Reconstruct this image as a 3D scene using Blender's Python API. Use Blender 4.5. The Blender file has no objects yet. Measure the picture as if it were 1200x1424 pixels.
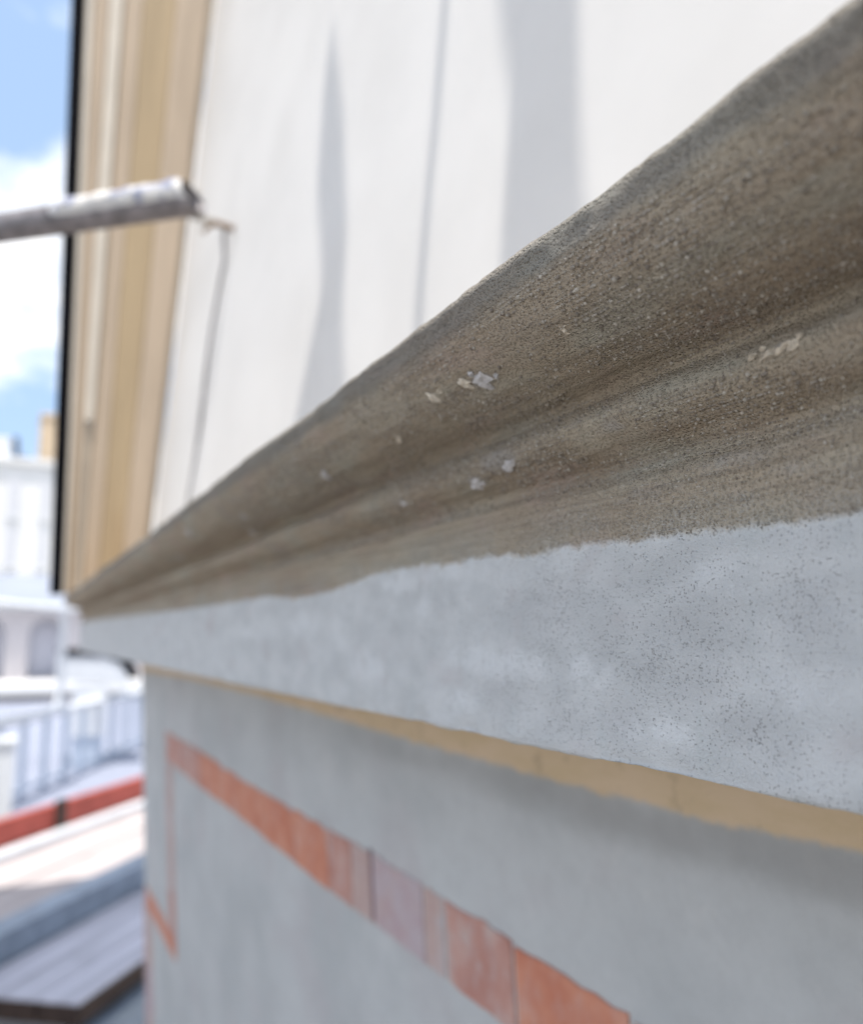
import bpy, bmesh, math, random
import numpy as np
from mathutils import Vector, Matrix

random.seed(7)
rng = np.random.default_rng(7)
sc = bpy.context.scene
COL = sc.collection
H = 9.0                      # camera height above the street; shapes below are written relative to the camera

# ---------------------------------------------------------------- camera
PITCH, YAW = math.radians(8.2504), math.radians(25.7169)
hor = Vector((-math.cos(YAW), math.sin(YAW), 0)); RGT = Vector((math.sin(YAW), math.cos(YAW), 0))
FWD = hor * math.cos(PITCH) + Vector((0, 0, 1)) * math.sin(PITCH)
UPV = Vector((0, 0, 1)) * math.cos(PITCH) - hor * math.sin(PITCH)
cam = bpy.data.cameras.new('camera'); camo = bpy.data.objects.new('camera', cam); COL.objects.link(camo)
cam.sensor_fit = 'HORIZONTAL'; cam.sensor_width = 36; cam.lens = 36
cam.clip_start = 0.01; cam.clip_end = 3000
cam.dof.use_dof = True; cam.dof.focus_distance = 0.29; cam.dof.aperture_fstop = 7.6
m = Matrix((RGT, UPV, -FWD)).transposed().to_4x4(); m.translation = Vector((0, 0, H))
camo.matrix_world = m
sc.camera = camo

# ---------------------------------------------------------------- sun, sky, exposure
SUN = Vector((0.195, -0.138, 0.971)).normalized()
elev = math.asin(SUN.z)
sl = bpy.data.lights.new('sun', 'SUN'); sl.energy = 5.0; sl.angle = math.radians(0.53); sl.color = (1, 0.95, 0.88)
so = bpy.data.objects.new('sun', sl); COL.objects.link(so)
so.rotation_euler = SUN.to_track_quat('Z', 'Y').to_euler(); so.location = (0, -6, H + 12)
w = bpy.data.worlds.new('World'); sc.world = w; w.use_nodes = True
nt = w.node_tree; nt.nodes.clear()
N = nt.nodes.new; LK = nt.links.new
out = N('ShaderNodeOutputWorld'); bg = N('ShaderNodeBackground'); bg.inputs['Strength'].default_value = 0.15
sky = N('ShaderNodeTexSky'); sky.sky_type = 'NISHITA'; sky.sun_disc = False
sky.sun_elevation = elev; sky.sun_rotation = math.atan2(SUN.x, SUN.y); sky.altitude = 50
sky.air_density = 1.0; sky.dust_density = 2.0; sky.ozone_density = 1.0
tc = N('ShaderNodeTexCoord'); mp = N('ShaderNodeMapping'); mp.inputs['Scale'].default_value = (1, 1, 2.1)
mp.inputs['Location'].default_value = (-4.3444, 4.6446, 1.4574)
ns = N('ShaderNodeTexNoise'); ns.inputs['Scale'].default_value = 4.867; ns.inputs['Detail'].default_value = 7; ns.inputs['Roughness'].default_value = 0.55
rp = N('ShaderNodeValToRGB'); rp.color_ramp.elements[0].position = 0.42; rp.color_ramp.elements[1].position = 0.64; rp.color_ramp.elements[0].color = (0, 0, 0, 1)
mx = N('ShaderNodeMix'); mx.data_type = 'RGBA'; mx.inputs['B'].default_value = (8.6, 8.5, 8.4, 1)
LK(tc.outputs['Generated'], mp.inputs['Vector']); LK(mp.outputs[0], ns.inputs['Vector']); LK(ns.outputs['Fac'], rp.inputs['Fac'])
LK(rp.outputs['Color'], mx.inputs['Factor']); 
veil = N('ShaderNodeMix'); veil.data_type = 'RGBA'; veil.inputs['Factor'].default_value = 0.55; veil.inputs['B'].default_value = (3.3, 4.6, 6.6, 1)
LK(sky.outputs['Color'], veil.inputs['A']); LK(veil.outputs['Result'], mx.inputs['A'])
LK(mx.outputs['Result'], bg.inputs['Color']); LK(bg.outputs[0], out.inputs['Surface'])
vs = sc.view_settings; vs.view_transform = 'Standard'; vs.look = 'None'; vs.gamma = 1; vs.use_curve_mapping = False
vs.exposure = 0.40
sc.cycles.max_bounces = 6; sc.cycles.diffuse_bounces = 3; sc.cycles.glossy_bounces = 2
sc.cycles.use_adaptive_sampling = True; sc.cycles.adaptive_threshold = 0.02; sc.cycles.caustics_reflective = False; sc.cycles.use_denoising = True

# ---------------------------------------------------------------- helpers
def ray(x, y): return FWD + RGT * ((x - 600) / 1200) - UPV * ((y - 712) / 1200)
def at_x(x, y, X): d = ray(x, y); return d * (X / d.x)
def at_y(x, y, Y): d = ray(x, y); return d * (Y / d.y)
def at_z(x, y, Z): d = ray(x, y); return d * (Z / d.z)
def at_f(x, y, D): return ray(x, y) * D
OFF = Vector((0, 0, H))
def tag(o, label, cat, group=None, kind=None):
    if label: o['label'] = label
    if cat: o['category'] = cat
    if group: o['group'] = group
    if kind: o['kind'] = kind
    return o
def thing(name, base, label, cat, group=None):
    o = bpy.data.objects.new(name, None); COL.objects.link(o); o.empty_display_size = 0.1
    o.location = Vector(base) + OFF; return tag(o, label, cat, group)
def link(name, me, mat, parent=None):
    me.materials.clear(); me.materials.append(mat)
    o = bpy.data.objects.new(name, me); COL.objects.link(o)
    if parent:
        o.parent = parent
        p = parent; b = Vector((0, 0, 0))
        while p: b += p.location; p = p.parent
        me.transform(Matrix.Translation(OFF - b))
    else:
        c = Vector((0, 0, 0))
        vs_ = [v.co for v in me.vertices]
        c = Vector((sum(v.x for v in vs_) / len(vs_), sum(v.y for v in vs_) / len(vs_), min(v.z for v in vs_)))
        me.transform(Matrix.Translation(-c)); o.location = c + OFF
    return o
def bm_obj(name, bm, mat, parent=None, smooth=False):
    me = bpy.data.meshes.new(name); bm.to_mesh(me); bm.free()
    if smooth:
        for p in me.polygons: p.use_smooth = True
    return link(name, me, mat, parent)
def grid_mesh(name, V, smooth=True, closed_v=False):
    """V: array (rows, cols, 3)"""
    R, C = V.shape[:2]
    idx = np.arange(R * C).reshape(R, C)
    if closed_v: idx = np.concatenate([idx, idx[:, :1]], 1)
    q = np.stack([idx[:-1, :-1], idx[1:, :-1], idx[1:, 1:], idx[:-1, 1:]], -1).reshape(-1, 4)
    me = bpy.data.meshes.new(name)
    me.vertices.add(R * C); me.vertices.foreach_set('co', V.reshape(-1).astype(np.float32))
    me.loops.add(q.size); me.loops.foreach_set('vertex_index', q.reshape(-1).astype(np.int32))
    me.polygons.add(len(q)); me.polygons.foreach_set('loop_start', (np.arange(len(q)) * 4).astype(np.int32))
    me.polygons.foreach_set('loop_total', np.full(len(q), 4, np.int32))
    me.update(); me.validate()
    if smooth: me.polygons.foreach_set('use_smooth', np.ones(len(q), bool))
    return me
def box_bm(o, ax, ay, az, bev=0.0, bm=None):
    """box from corner o with edge vectors ax, ay, az"""
    bm = bm or bmesh.new()
    o, ax, ay, az = map(Vector, (o, ax, ay, az))
    v = [bm.verts.new(o + ax * i + ay * j + az * k) for i in (0, 1) for j in (0, 1) for k in (0, 1)]
    fs = [bm.faces.new([v[i] for i in f]) for f in ((0, 1, 3, 2), (4, 6, 7, 5), (0, 4, 5, 1), (2, 3, 7, 6), (0, 2, 6, 4), (1, 5, 7, 3))]
    bmesh.ops.recalc_face_normals(bm, faces=fs)
    if bev:
        es = list({e for f in fs for e in f.edges})
        bmesh.ops.bevel(bm, geom=es, offset=bev, segments=2, affect='EDGES', profile=0.6)
    return bm
def tube_pts(pts, rad, seg=14, caps=True, bm=None):
    bm = bm or bmesh.new()
    pts = [Vector(p) for p in pts]; rings = []; prev = None
    for i, p in enumerate(pts):
        t = (pts[min(i + 1, len(pts) - 1)] - pts[max(i - 1, 0)]).normalized()
        if prev is None:
            a = t.cross(Vector((0, 0, 1)))
            if a.length < 1e-3: a = t.cross(Vector((1, 0, 0)))
            a.normalize()
        else: a = (prev - t * prev.dot(t)).normalized()
        prev = a; b = t.cross(a)
        r = rad[i] if isinstance(rad, (list, tuple)) else rad
        rings.append([bm.verts.new(p + (a * math.cos(2 * math.pi * k / seg) + b * math.sin(2 * math.pi * k / seg)) * r) for k in range(seg)])
    for A, B in zip(rings[:-1], rings[1:]):
        for k in range(seg): bm.faces.new((A[k], A[(k + 1) % seg], B[(k + 1) % seg], B[k]))
    if caps: bm.faces.new(rings[0][::-1]); bm.faces.new(rings[-1])
    bmesh.ops.recalc_face_normals(bm, faces=bm.faces[:])
    return bm
def hashn(i, j, s):
    v = np.sin(i * 127.1 + j * 311.7 + s * 74.7) * 43758.5453
    return v - np.floor(v)
def vnoise(x, y, s=0):
    i, j = np.floor(x), np.floor(y); fx, fy = x - i, y - j
    fx = fx * fx * (3 - 2 * fx); fy = fy * fy * (3 - 2 * fy)
    a, b, c, d = hashn(i, j, s), hashn(i + 1, j, s), hashn(i, j + 1, s), hashn(i + 1, j + 1, s)
    return (a + (b - a) * fx + (c - a) * fy + (a - b - c + d) * fx * fy) * 2 - 1
def fbm(x, y, s=0, o=4):
    t = 0; a = 1.0
    for k in range(o): t = t + a * vnoise(x * 2 ** k, y * 2 ** k, s + k * 13); a *= 0.5
    return t

# ---------------------------------------------------------------- materials
class Mat:
    def __init__(s, name, rough=0.85, spec=0.3):
        s.m = bpy.data.materials.new(name); s.m.use_nodes = True
        s.t = s.m.node_tree; s.b = s.t.nodes['Principled BSDF']
        s.b.inputs['Roughness'].default_value = rough; s.b.inputs['Specular IOR Level'].default_value = spec
        s.geo = s.n('ShaderNodeNewGeometry')
    def n(s, t): return s.t.nodes.new(t)
    def l(s, a, b): s.t.links.new(a, b)
    def noise(s, scale, detail=3, rough=0.5, sc3=(1, 1, 1), loc=(0, 0, 0), dist=0):
        mp = s.n('ShaderNodeMapping'); mp.inputs['Scale'].default_value = sc3; mp.inputs['Location'].default_value = loc
        s.l(s.geo.outputs['Position'], mp.inputs['Vector'])
        t = s.n('ShaderNodeTexNoise'); t.inputs['Scale'].default_value = scale; t.inputs['Detail'].default_value = detail
        t.inputs['Roughness'].default_value = rough; t.inputs['Distortion'].default_value = dist
        s.l(mp.outputs[0], t.inputs['Vector']); return t.outputs['Fac']
    def voro(s, scale, feat='F1'):
        t = s.n('ShaderNodeTexVoronoi'); t.feature = feat; t.inputs['Scale'].default_value = scale
        s.l(s.geo.outputs['Position'], t.inputs['Vector']); return t.outputs['Distance'], (t.outputs['Color'] if feat == 'F1' else None)
    def ramp(s, v, p0, p1, c0=0.0, c1=1.0):
        r = s.n('ShaderNodeMapRange'); r.interpolation_type = 'SMOOTHSTEP'
        r.inputs['From Min'].default_value = p0; r.inputs['From Max'].default_value = p1
        r.inputs['To Min'].default_value = c0; r.inputs['To Max'].default_value = c1
        s.l(v, r.inputs['Value']); return r.outputs['Result']
    def math(s, op, a, b):
        r = s.n('ShaderNodeMath'); r.operation = op
        for i, q in enumerate((a, b)):
            if isinstance(q, (int, float)): r.inputs[i].default_value = q
            else: s.l(q, r.inputs[i])
        return r.outputs[0]
    def attr(s, name):
        a = s.n('ShaderNodeAttribute'); a.attribute_name = name; return a.outputs['Fac']
    def mix(s, f, a, b, mode='MIX'):
        r = s.n('ShaderNodeMix'); r.data_type = 'RGBA'; r.blend_type = mode
        for k, q in (('Factor', f), ('A', a), ('B', b)):
            i = r.inputs[k]
            if isinstance(q, tuple): i.default_value = q + (1,)
            elif isinstance(q, (int, float)): i.default_value = q
            else: s.l(q, i)
        return r.outputs['Result']
    def color(s, c):
        if isinstance(c, tuple): s.b.inputs['Base Color'].default_value = c + (1,)
        else: s.l(c, s.b.inputs['Base Color'])
    def bump(s, hgt, dist, strength=1.0):
        b = s.n('ShaderNodeBump'); b.inputs['Distance'].default_value = dist; b.inputs['Strength'].default_value = strength
        prev = s.b.inputs['Normal']
        if prev.links: s.l(prev.links[0].from_socket, b.inputs['Normal'])
        s.l(hgt, b.inputs['Height']); s.l(b.outputs[0], prev)
def simple(name, c, var=0.12, scale=12, rough=0.7, spec=0.3, sc3=(1, 1, 1), metal=0.0, bump=0.0):
    M = Mat(name, rough, spec); n = M.noise(scale, 4, 0.6, sc3)
    lo = tuple(x * (1 - var) for x in c); hi = tuple(min(1, x * (1 + var)) for x in c)
    M.color(M.mix(M.ramp(n, 0.3, 0.7), lo, hi)); M.b.inputs['Metallic'].default_value = metal
    if bump: M.bump(n, bump)
    return M.m

# mortar of the run moulding
M = Mat('mortar_brown', 0.93, 0.15)
pat = M.noise(1, 4, 0.55, (9, 34, 34)); streak = M.noise(1, 4, 0.65, (11, 300, 300)); cool = M.noise(1, 3, 0.5, (16, 40, 40), (3.1, 1, 2))
fine = M.noise(1150, 3, 0.7); gr = M.noise(420, 2, 0.5)
c = M.mix(M.ramp(pat, 0.3, 0.8, 0.1, 0.8), (0.434, 0.340, 0.250), (0.604, 0.538, 0.411))
c = M.mix(M.ramp(cool, 0.5, 0.72, 0, 0.4), c, (0.476, 0.502, 0.433))
c = M.mix(M.ramp(cool, 0.46, 0.3, 0, 0.45), c, (0.551, 0.411, 0.351))
c = M.mix(M.ramp(streak, 0.42, 0.66, 0, 0.5), c, (0.352, 0.284, 0.207))
c = M.mix(M.ramp(fine, 0.58, 0.78, 0, 0.32), c, (0.814, 0.737, 0.574))
c = M.mix(M.ramp(fine, 0.40, 0.24, 0, 0.5), c, (0.191, 0.156, 0.111))
drag = M.noise(1, 3, 0.6, (7, 640, 640), (4, 4, 4))  # groove shading of the drag lines put into the colour, dark and pale
c = M.mix(M.ramp(drag, 0.5, 0.7, 0, 0.34), c, (0.171, 0.143, 0.116))
c = M.mix(M.ramp(drag, 0.46, 0.3, 0, 0.2), c, (0.458, 0.414, 0.352))
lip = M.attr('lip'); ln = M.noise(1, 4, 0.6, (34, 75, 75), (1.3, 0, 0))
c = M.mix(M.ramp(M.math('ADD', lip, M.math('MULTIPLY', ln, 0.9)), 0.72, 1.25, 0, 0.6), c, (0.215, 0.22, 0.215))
pale = M.attr('pale'); c = M.mix(M.ramp(M.math('ADD', pale, M.math('MULTIPLY', M.noise(160, 4, 0.6), 0.6)), 0.62, 1.1, 0, 0.75), c, (0.46, 0.435, 0.41))
# primer coat that runs over the lower part of the fascia
pd = M.attr('paint')
pd = M.math('ADD', pd, M.math('MULTIPLY', M.math('SUBTRACT', M.noise(95, 5, 0.62), 0.5), 0.010))
pf = M.ramp(M.math('ADD', pd, M.math('MULTIPLY', M.math('SUBTRACT', fine, 0.5), 0.003)), 0.0020, -0.0020)
g1 = M.noise(1, 4, 0.55, (26, 40, 55), (5, 0, 1)); g2 = M.noise(1, 3, 0.5, (70, 70, 16), (2, 0, 1))
pc = M.mix(M.ramp(g1, 0.34, 0.66), (0.53, 0.543, 0.543), (0.61, 0.62, 0.618))
pc = M.mix(M.ramp(g2, 0.55, 0.75, 0, 0.3), pc, (0.50, 0.535, 0.53))
pk = M.noise(1, 3, 0.5, (18, 30, 30), (8.2, 3, 3)); pc = M.mix(M.ramp(pk, 0.56, 0.76, 0, 0.55), pc, (0.47, 0.415, 0.415))
pc = M.mix(M.ramp(M.math('MULTIPLY', M.attr('light'), M.ramp(M.noise(75, 5, 0.65), 0.3, 0.62, 0.15, 1.3)), 0.05, 0.7, 0, 0.9), pc, (0.66, 0.675, 0.68))
wear = M.math('ADD', M.math('MULTIPLY', M.math('MULTIPLY', M.attr('wear'), M.ramp(M.noise(110, 4, 0.6), 0.3, 0.65)), 0.17), M.ramp(M.noise(1, 3, 0.6, (28, 40, 40), (6, 2, 2)), 0.35, 0.75, 0.0, 0.115))
vd, vc = M.voro(1450); vsep = M.n('ShaderNodeSeparateColor'); M.l(vc, vsep.inputs[0])
dens = M.math('ADD', M.math('MULTIPLY', wear, 1.8), 0.008)
pitf = M.math('MULTIPLY', M.ramp(vd, 0.46, 0.30), M.math('LESS_THAN', vsep.outputs[0], dens))
pitf = M.math('MULTIPLY', pitf, M.ramp(vsep.outputs[1], 0.0, 1.0, 0.45, 1.0))
pc = M.mix(M.math('MULTIPLY', M.ramp(M.attr('wear'), 0.0, 1.0), 0.4), pc, (0.41, 0.415, 0.42))
pc = M.mix(M.math('MULTIPLY', pitf, 0.6), pc, (0.19, 0.18, 0.175))
spr = M.math('MULTIPLY', M.ramp(pd, 0.026, 0.001), M.ramp(M.noise(1, 3, 0.5, (26, 50, 50), (2.2, 0, 4)), 0.38, 0.6, 0.25, 1.0))
c = M.mix(M.math('MULTIPLY', spr, 0.35), c, (0.36, 0.355, 0.325))
c = M.mix(M.math('MULTIPLY', spr, M.ramp(fine, 0.5, 0.62, 0, 0.85)), c, (0.52, 0.50, 0.46))
c = M.mix(pf, c, pc)
M.color(c)
M.bump(M.math('ADD', M.math('MULTIPLY', M.math('MULTIPLY', streak, M.math('SUBTRACT', 1.0, pf)), 0.8), M.math('MULTIPLY', M.noise(60, 3), 1.5)), 0.0012, 0.8)
gd, _ = M.voro(900)
hb = M.mix(pf, M.math('ADD', M.math('MULTIPLY', M.ramp(gd, 0.6, 0.0), 0.6), M.math('MULTIPLY', fine, 0.8)), M.math('ADD', M.math('SUBTRACT', M.math('MULTIPLY', fine, 0.45), M.math('MULTIPLY', pitf, 0.6)), 0.8))
M.bump(hb, 0.0020, 1.0)
MORTAR = M.m
M = Mat('grit', 0.8, 0.4); gi = M.n('ShaderNodeAttribute'); gi.attribute_name = 'tone'
M.color(M.mix(gi.outputs['Fac'], (0.19, 0.16, 0.13), (0.50, 0.455, 0.39))); GRIT = M.m
M = Mat('grit_primer', 0.8, 0.3); gi = M.n('ShaderNodeAttribute'); gi.attribute_name = 'tone'
M.color(M.mix(gi.outputs['Fac'], (0.40, 0.42, 0.44), (0.62, 0.63, 0.64))); GRITP = M.m
LIME = simple('lime_spot', (0.60, 0.53, 0.43), 0.3, 300, 0.9, 0.1, bump=0.0006)
LIMEB = simple('lime_spot_grey', (0.50, 0.48, 0.47), 0.2, 400, 0.9, 0.1, bump=0.0006)

# white render of the upper wall
M = Mat('white_render', 0.9, 0.15)
n1 = M.noise(3.5, 4, 0.55); n2 = M.noise(350, 3, 0.6)
M.color(M.mix(M.ramp(n1, 0.3, 0.7), (0.62, 0.604, 0.58), (0.665, 0.649, 0.625)))
M.bump(n2, 0.00035, 0.5); M.bump(M.noise(14, 3), 0.0010, 0.3); WHITE = M.m
# grey render of the lower wall
M = Mat('grey_render', 0.9, 0.15)
n1 = M.noise(1, 4, 0.5, (5, 5, 7), (2, 1, 0)); n2 = M.noise(1, 3, 0.5, (7, 7, 8), (7, 4, 3))
c = M.mix(M.ramp(n1, 0.35, 0.65), (0.44, 0.455, 0.455), (0.51, 0.522, 0.52))
c = M.mix(M.ramp(n2, 0.5, 0.75, 0, 0.6), c, (0.46, 0.43, 0.435))
c = M.mix(M.ramp(M.noise(70, 5, 0.7), 0.35, 0.7, 0, 0.22), c, (0.36, 0.36, 0.36))
c = M.mix(M.ramp(M.noise(16, 5, 0.7, (1, 1, 1), (3, 3, 3)), 0.56, 0.66, 0, 0.3), c, (0.56, 0.56, 0.55))
st = M.attr('stain'); sn = M.noise(1, 4, 0.6, (11, 11, 26), (4, 0, 0))
c = M.mix(M.ramp(M.math('MULTIPLY', st, M.math('ADD', sn, 0.25)), 0.2, 0.85, 0, 0.5), c, (0.27, 0.26, 0.25))
oc = M.math('ADD', M.attr('ochre'), M.math('MULTIPLY', M.math('SUBTRACT', M.noise(40, 4, 0.6), 0.5), 0.012))
occ = M.mix(M.ramp(M.noise(1, 5, 0.65, (14, 14, 50), (9, 0, 0)), 0.35, 0.65), (0.60, 0.465, 0.30), (0.65, 0.505, 0.35))
occ = M.mix(M.ramp(M.noise(34, 5, 0.7, (1, 1, 1), (1, 5, 2)), 0.56, 0.7, 0, 0.5), occ, (0.34, 0.26, 0.17))
c = M.mix(M.ramp(oc, -0.003, 0.003), c, occ)
M.color(c); M.bump(M.noise(420, 3, 0.6), 0.0006, 0.5); M.bump(M.noise(22, 4), 0.004, 0.6); GREY = M.m
def brickmat(name, a, b, wash, wf):
    M = Mat(name, 0.9, 0.15); n = M.noise(1, 5, 0.65, (22, 22, 26)); n2 = M.noise(1, 5, 0.7, (30, 30, 18), (3, 3, 1))
    c = M.mix(M.ramp(n, 0.33, 0.67), a, b); c = M.mix(M.ramp(n2, 0.46, 0.72, 0, wf), c, wash)
    M.color(c); M.bump(M.noise(260, 3), 0.0008, 0.6); return M.m
BR1 = brickmat('salmon_brick', (0.51, 0.195, 0.125), (0.59, 0.27, 0.18), (0.55, 0.43, 0.40), 0.42)
BR2 = brickmat('mauve_brick', (0.44, 0.33, 0.345), (0.47, 0.40, 0.42), (0.49, 0.36, 0.32), 0.8)
BR3 = brickmat('pink_brick', (0.44, 0.22, 0.18), (0.52, 0.31, 0.26), (0.50, 0.43, 0.41), 0.85)
BR4 = brickmat('pale_brick', (0.46, 0.33, 0.30), (0.50, 0.38, 0.35), (0.48, 0.45, 0.46), 0.8)
PLUM = simple('plum_paint', (0.27, 0.19, 0.20), 0.2, 60)

def foot_toned(name, c, foot_c):
    M = Mat(name, 0.55, 0.3); n = M.noise(1, 4, 0.6, (14, 14, 1.6))
    col = M.mix(M.ramp(n, 0.3, 0.7), tuple(x * 0.91 for x in c), tuple(x * 1.08 for x in c))
    sep = M.n('ShaderNodeSeparateXYZ'); M.l(M.geo.outputs['Position'], sep.inputs[0])
    hgt = M.math('ADD', sep.outputs['Z'], M.math('MULTIPLY', M.noise(1, 5, 0.65, (30, 30, 2.5)), 0.9))
    M.color(M.mix(M.ramp(hgt, H + 1.05, H + 0.45, 0, 0.7), col, foot_c)); return M.m      # browner towards the foot
OCHRE = foot_toned('ochre_paint', (0.40, 0.305, 0.19), (0.30, 0.20, 0.105)); BEIGE = foot_toned('beige_paint', (0.455, 0.365, 0.275), (0.36, 0.26, 0.165))
CREAM = simple('cream_paint', (0.60, 0.545, 0.465), 0.05, 6, 0.45, 0.4)
TAUPE = simple('taupe_shade', (0.40, 0.34, 0.27), 0.1, 8, 0.7)
BLACK = simple('black_rubber', (0.006, 0.006, 0.008), 0.3, 20, 0.9, 0.05)

# ================================================================ large structure
# -------- street far below
bm = bmesh.new(); bmesh.ops.create_grid(bm, x_segments=24, y_segments=24, size=900)
for v in bm.verts: v.co.z = -H
M = Mat('street_paving', 0.9, 0.2); n = M.noise(0.6, 5, 0.6)
M.color(M.mix(M.ramp(n, 0.3, 0.7), (0.20, 0.20, 0.20), (0.33, 0.325, 0.315))); M.bump(M.noise(30, 3), 0.004)
g = bm_obj('street_ground', bm, M.m); g['kind'] = 'structure'

# -------- dimensions of the facade corner
D0 = 0.20            # fascia plane
YW = 0.37            # lower wall plane at the cornice soffit
LW = 2.868           # end of lower wall
UND = 0.062          # lower wall leans in towards its foot
A_ = at_x(215, 720, -3.0); B_ = at_x(300, 0, -3.0)
KW = (B_.y - A_.y) / (B_.z - A_.z); Y0 = A_.y - KW * A_.z          # upper wall batter
WN = Vector((0, -1, KW)).normalized(); WD = Vector((0, Y0, 0)).dot(WN)
def on_wall(x, y, off=0.0): d = ray(x, y); return d * ((WD + off) / d.dot(WN))

# -------- upper wall (thing) : battered slab above the cornice
XE = -2.99
V = []
xs = np.concatenate([np.linspace(XE, -0.5, 60), np.linspace(-0.48, 2.6, 40)])
zs = np.linspace(0.118, 4.2, 90)
X, Z = np.meshgrid(xs, zs, indexing='ij')
Yv = Y0 + KW * Z + 0.0012 * fbm(X * 3, Z * 3, 5)
front = np.stack([X, Yv, Z], -1)
uw = thing('upper_wall', (-0.2, 0.5, 0.118), 'sunlit white rendered wall above the brown cornice, crossed by soft shadows', 'wall')
me = grid_mesh('wall_face', front); link('wall_face', me, WHITE, uw)
bm = bmesh.new()
q = [(XE, Y0 + KW * 0.118 + 0.004, 0.118), (2.6, Y0 + KW * 0.118 + 0.004, 0.118), (2.6, Y0 + KW * 4.2 + 0.004, 4.2), (XE, Y0 + KW * 4.2 + 0.004, 4.2)]
vb = [bm.verts.new(p) for p in q]; vk = [bm.verts.new((p[0], 1.6, p[2])) for p in q]
for f in ((vb[0], vb[1], vb[2], vb[3]), vk[::-1], (vb[0], vb[3], vk[3], vk[0]), (vb[2], vb[1], vk[1], vk[2]), (vb[3], vb[2], vk[2], vk[3]), (vb[1], vb[0], vk[0], vk[1])): bm.faces.new(f)
bmesh.ops.recalc_face_normals(bm, faces=bm.faces[:])
bm_obj('wall_body', bm, WHITE, uw)

# -------- cornice: run moulding with grey primed fascia, mitred round the corner
prof = [(Y0 + 0.02, 0.112), (0.30, 0.121), (0.20, 0.127), (0.158, 0.1292), (0.1495, 0.1288), (0.1466, 0.1278), (0.1466, 0.1255), (0.1474, 0.1215),
        (0.1490, 0.1165), (0.1515, 0.1115), (0.1552, 0.1062), (0.1602, 0.1016), (0.1665, 0.0980), (0.1738, 0.0956), (0.1820, 0.0940), (0.1895, 0.0927), (0.1940, 0.0908),
        (0.1938, 0.0880), (0.1905, 0.0848), (0.1884, 0.0812), (0.1887, 0.0774), (0.1912, 0.0738), (0.1955, 0.0708), (0.1998, 0.0685), (0.2040, 0.0660),
        (0.2052, 0.0636), (0.2040, 0.0612), (0.2018, 0.0585), (0.2006, 0.055), (0.2000, 0.050), (0.2000, 0.03), (0.2000, 0.0), (0.2000, -0.03), (0.2002, -0.042),
        (0.2012, -0.0448), (0.2040, -0.0456), (0.24, -0.0456), (0.30, -0.0456), (YW + 0.01, -0.0456)]
P = np.array(prof)
def resample(P, spacing):
    """Catmull-Rom through the profile, then even spacing by arc length"""
    Q = np.vstack([2 * P[0] - P[1], P, 2 * P[-1] - P[-2]]); o = []
    for i in range(1, len(Q) - 2):
        t = np.linspace(0, 1, 24, endpoint=False)[:, None]
        a, b, c_, d = Q[i - 1], Q[i], Q[i + 1], Q[i + 2]
        o.append(0.5 * ((2 * b) + (-a + c_) * t + (2 * a - 5 * b + 4 * c_ - d) * t ** 2 + (-a + 3 * b - 3 * c_ + d) * t ** 3))
    o = np.vstack(o + [P[-1:]]); s = np.concatenate([[0], np.cumsum(np.linalg.norm(np.diff(o, axis=0), axis=1))])
    n = int(s[-1] / spacing); u = np.linspace(0, s[-1], n)
    return np.stack([np.interp(u, s, o[:, 0]), np.interp(u, s, o[:, 1])], 1)
PR = resample(P, 0.0016)
seg = np.diff(PR, axis=0); tg = np.vstack([seg, seg[-1:]]); tg /= np.linalg.norm(tg, axis=1)[:, None]
NRM = np.stack([tg[:, 1], -tg[:, 0]], 1)          # points outwards of the profile (towards -y / down)
xs = [0.9]
while xs[-1] > -2.80:
    dd_ = max(0.0, -xs[-1]); xs.append(xs[-1] - (0.0028 + 0.006 * max(0, dd_ - 0.7) if xs[-1] < 0.1 else 0.03))
xs = np.array(xs)
S = np.concatenate([[0], np.cumsum(np.linalg.norm(seg, axis=1))])
Xg, Sg = np.meshgrid(xs, S, indexing='ij')
Yg = np.broadcast_to(PR[:, 0], Xg.shape).copy(); Zg = np.broadcast_to(PR[:, 1], Xg.shape).copy()
is_m = (Zg > 0.058) & (Yg < 0.215)
lipm = np.exp(-((Yg - 0.148) / 0.006) ** 2 - ((Zg - 0.126) / 0.007) ** 2)
drip = np.exp(-((Zg + 0.044) / 0.004) ** 2 - ((Yg - 0.201) / 0.004) ** 2)
disp = 0.0011 * fbm(Xg * 9, Sg * 18, 1) * is_m + 0.0005 * fbm(Xg * 60, Sg * 120, 2) * is_m + 0.0004 * vnoise(Xg * 10, Sg * 420, 3) * is_m
disp += 0.00045 * fbm(Xg * 14, Sg * 22, 4) * (~is_m)
disp += lipm * (0.0016 * fbm(Xg * 7, Sg * 2, 6) + 0.0005 * fbm(Xg * 45, Sg * 30, 7) + 0.00025 * vnoise(Xg * 300, Sg * 300, 8))
disp += drip * (0.0009 * fbm(Xg * 30, Sg * 10, 9) + 0.0005 * vnoise(Xg * 180, Sg * 90, 10))
disp *= np.clip((Xg + 2.86) / 0.1, 0, 1)
Yg += disp * NRM[:, 0]; Zg += disp * NRM[:, 1]
Vx = np.stack([Xg, Yg, Zg], -1)
mit = np.stack([-(LW + (YW - PR[:, 0])), PR[:, 0], PR[:, 1]], -1)[None]
ret = mit.copy(); ret[..., 1] = 1.6
Vx = np.concatenate([Vx, mit, ret], 0)
cut = int(np.argmax((PR[:, 1] < 0.0586) & (PR[:, 0] < 0.21)))      # crease: crown moulding above, fascia below
corn = thing('cornice', (-0.5, 0.3, -0.0456), 'rough brown and grey mortar cornice running back along the wall', 'cornice')
def attr(me, name, arr):
    a = me.attributes.new(name, 'FLOAT', 'POINT'); a.data.foreach_set('value', np.ascontiguousarray(arr, np.float32).reshape(-1))
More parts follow.
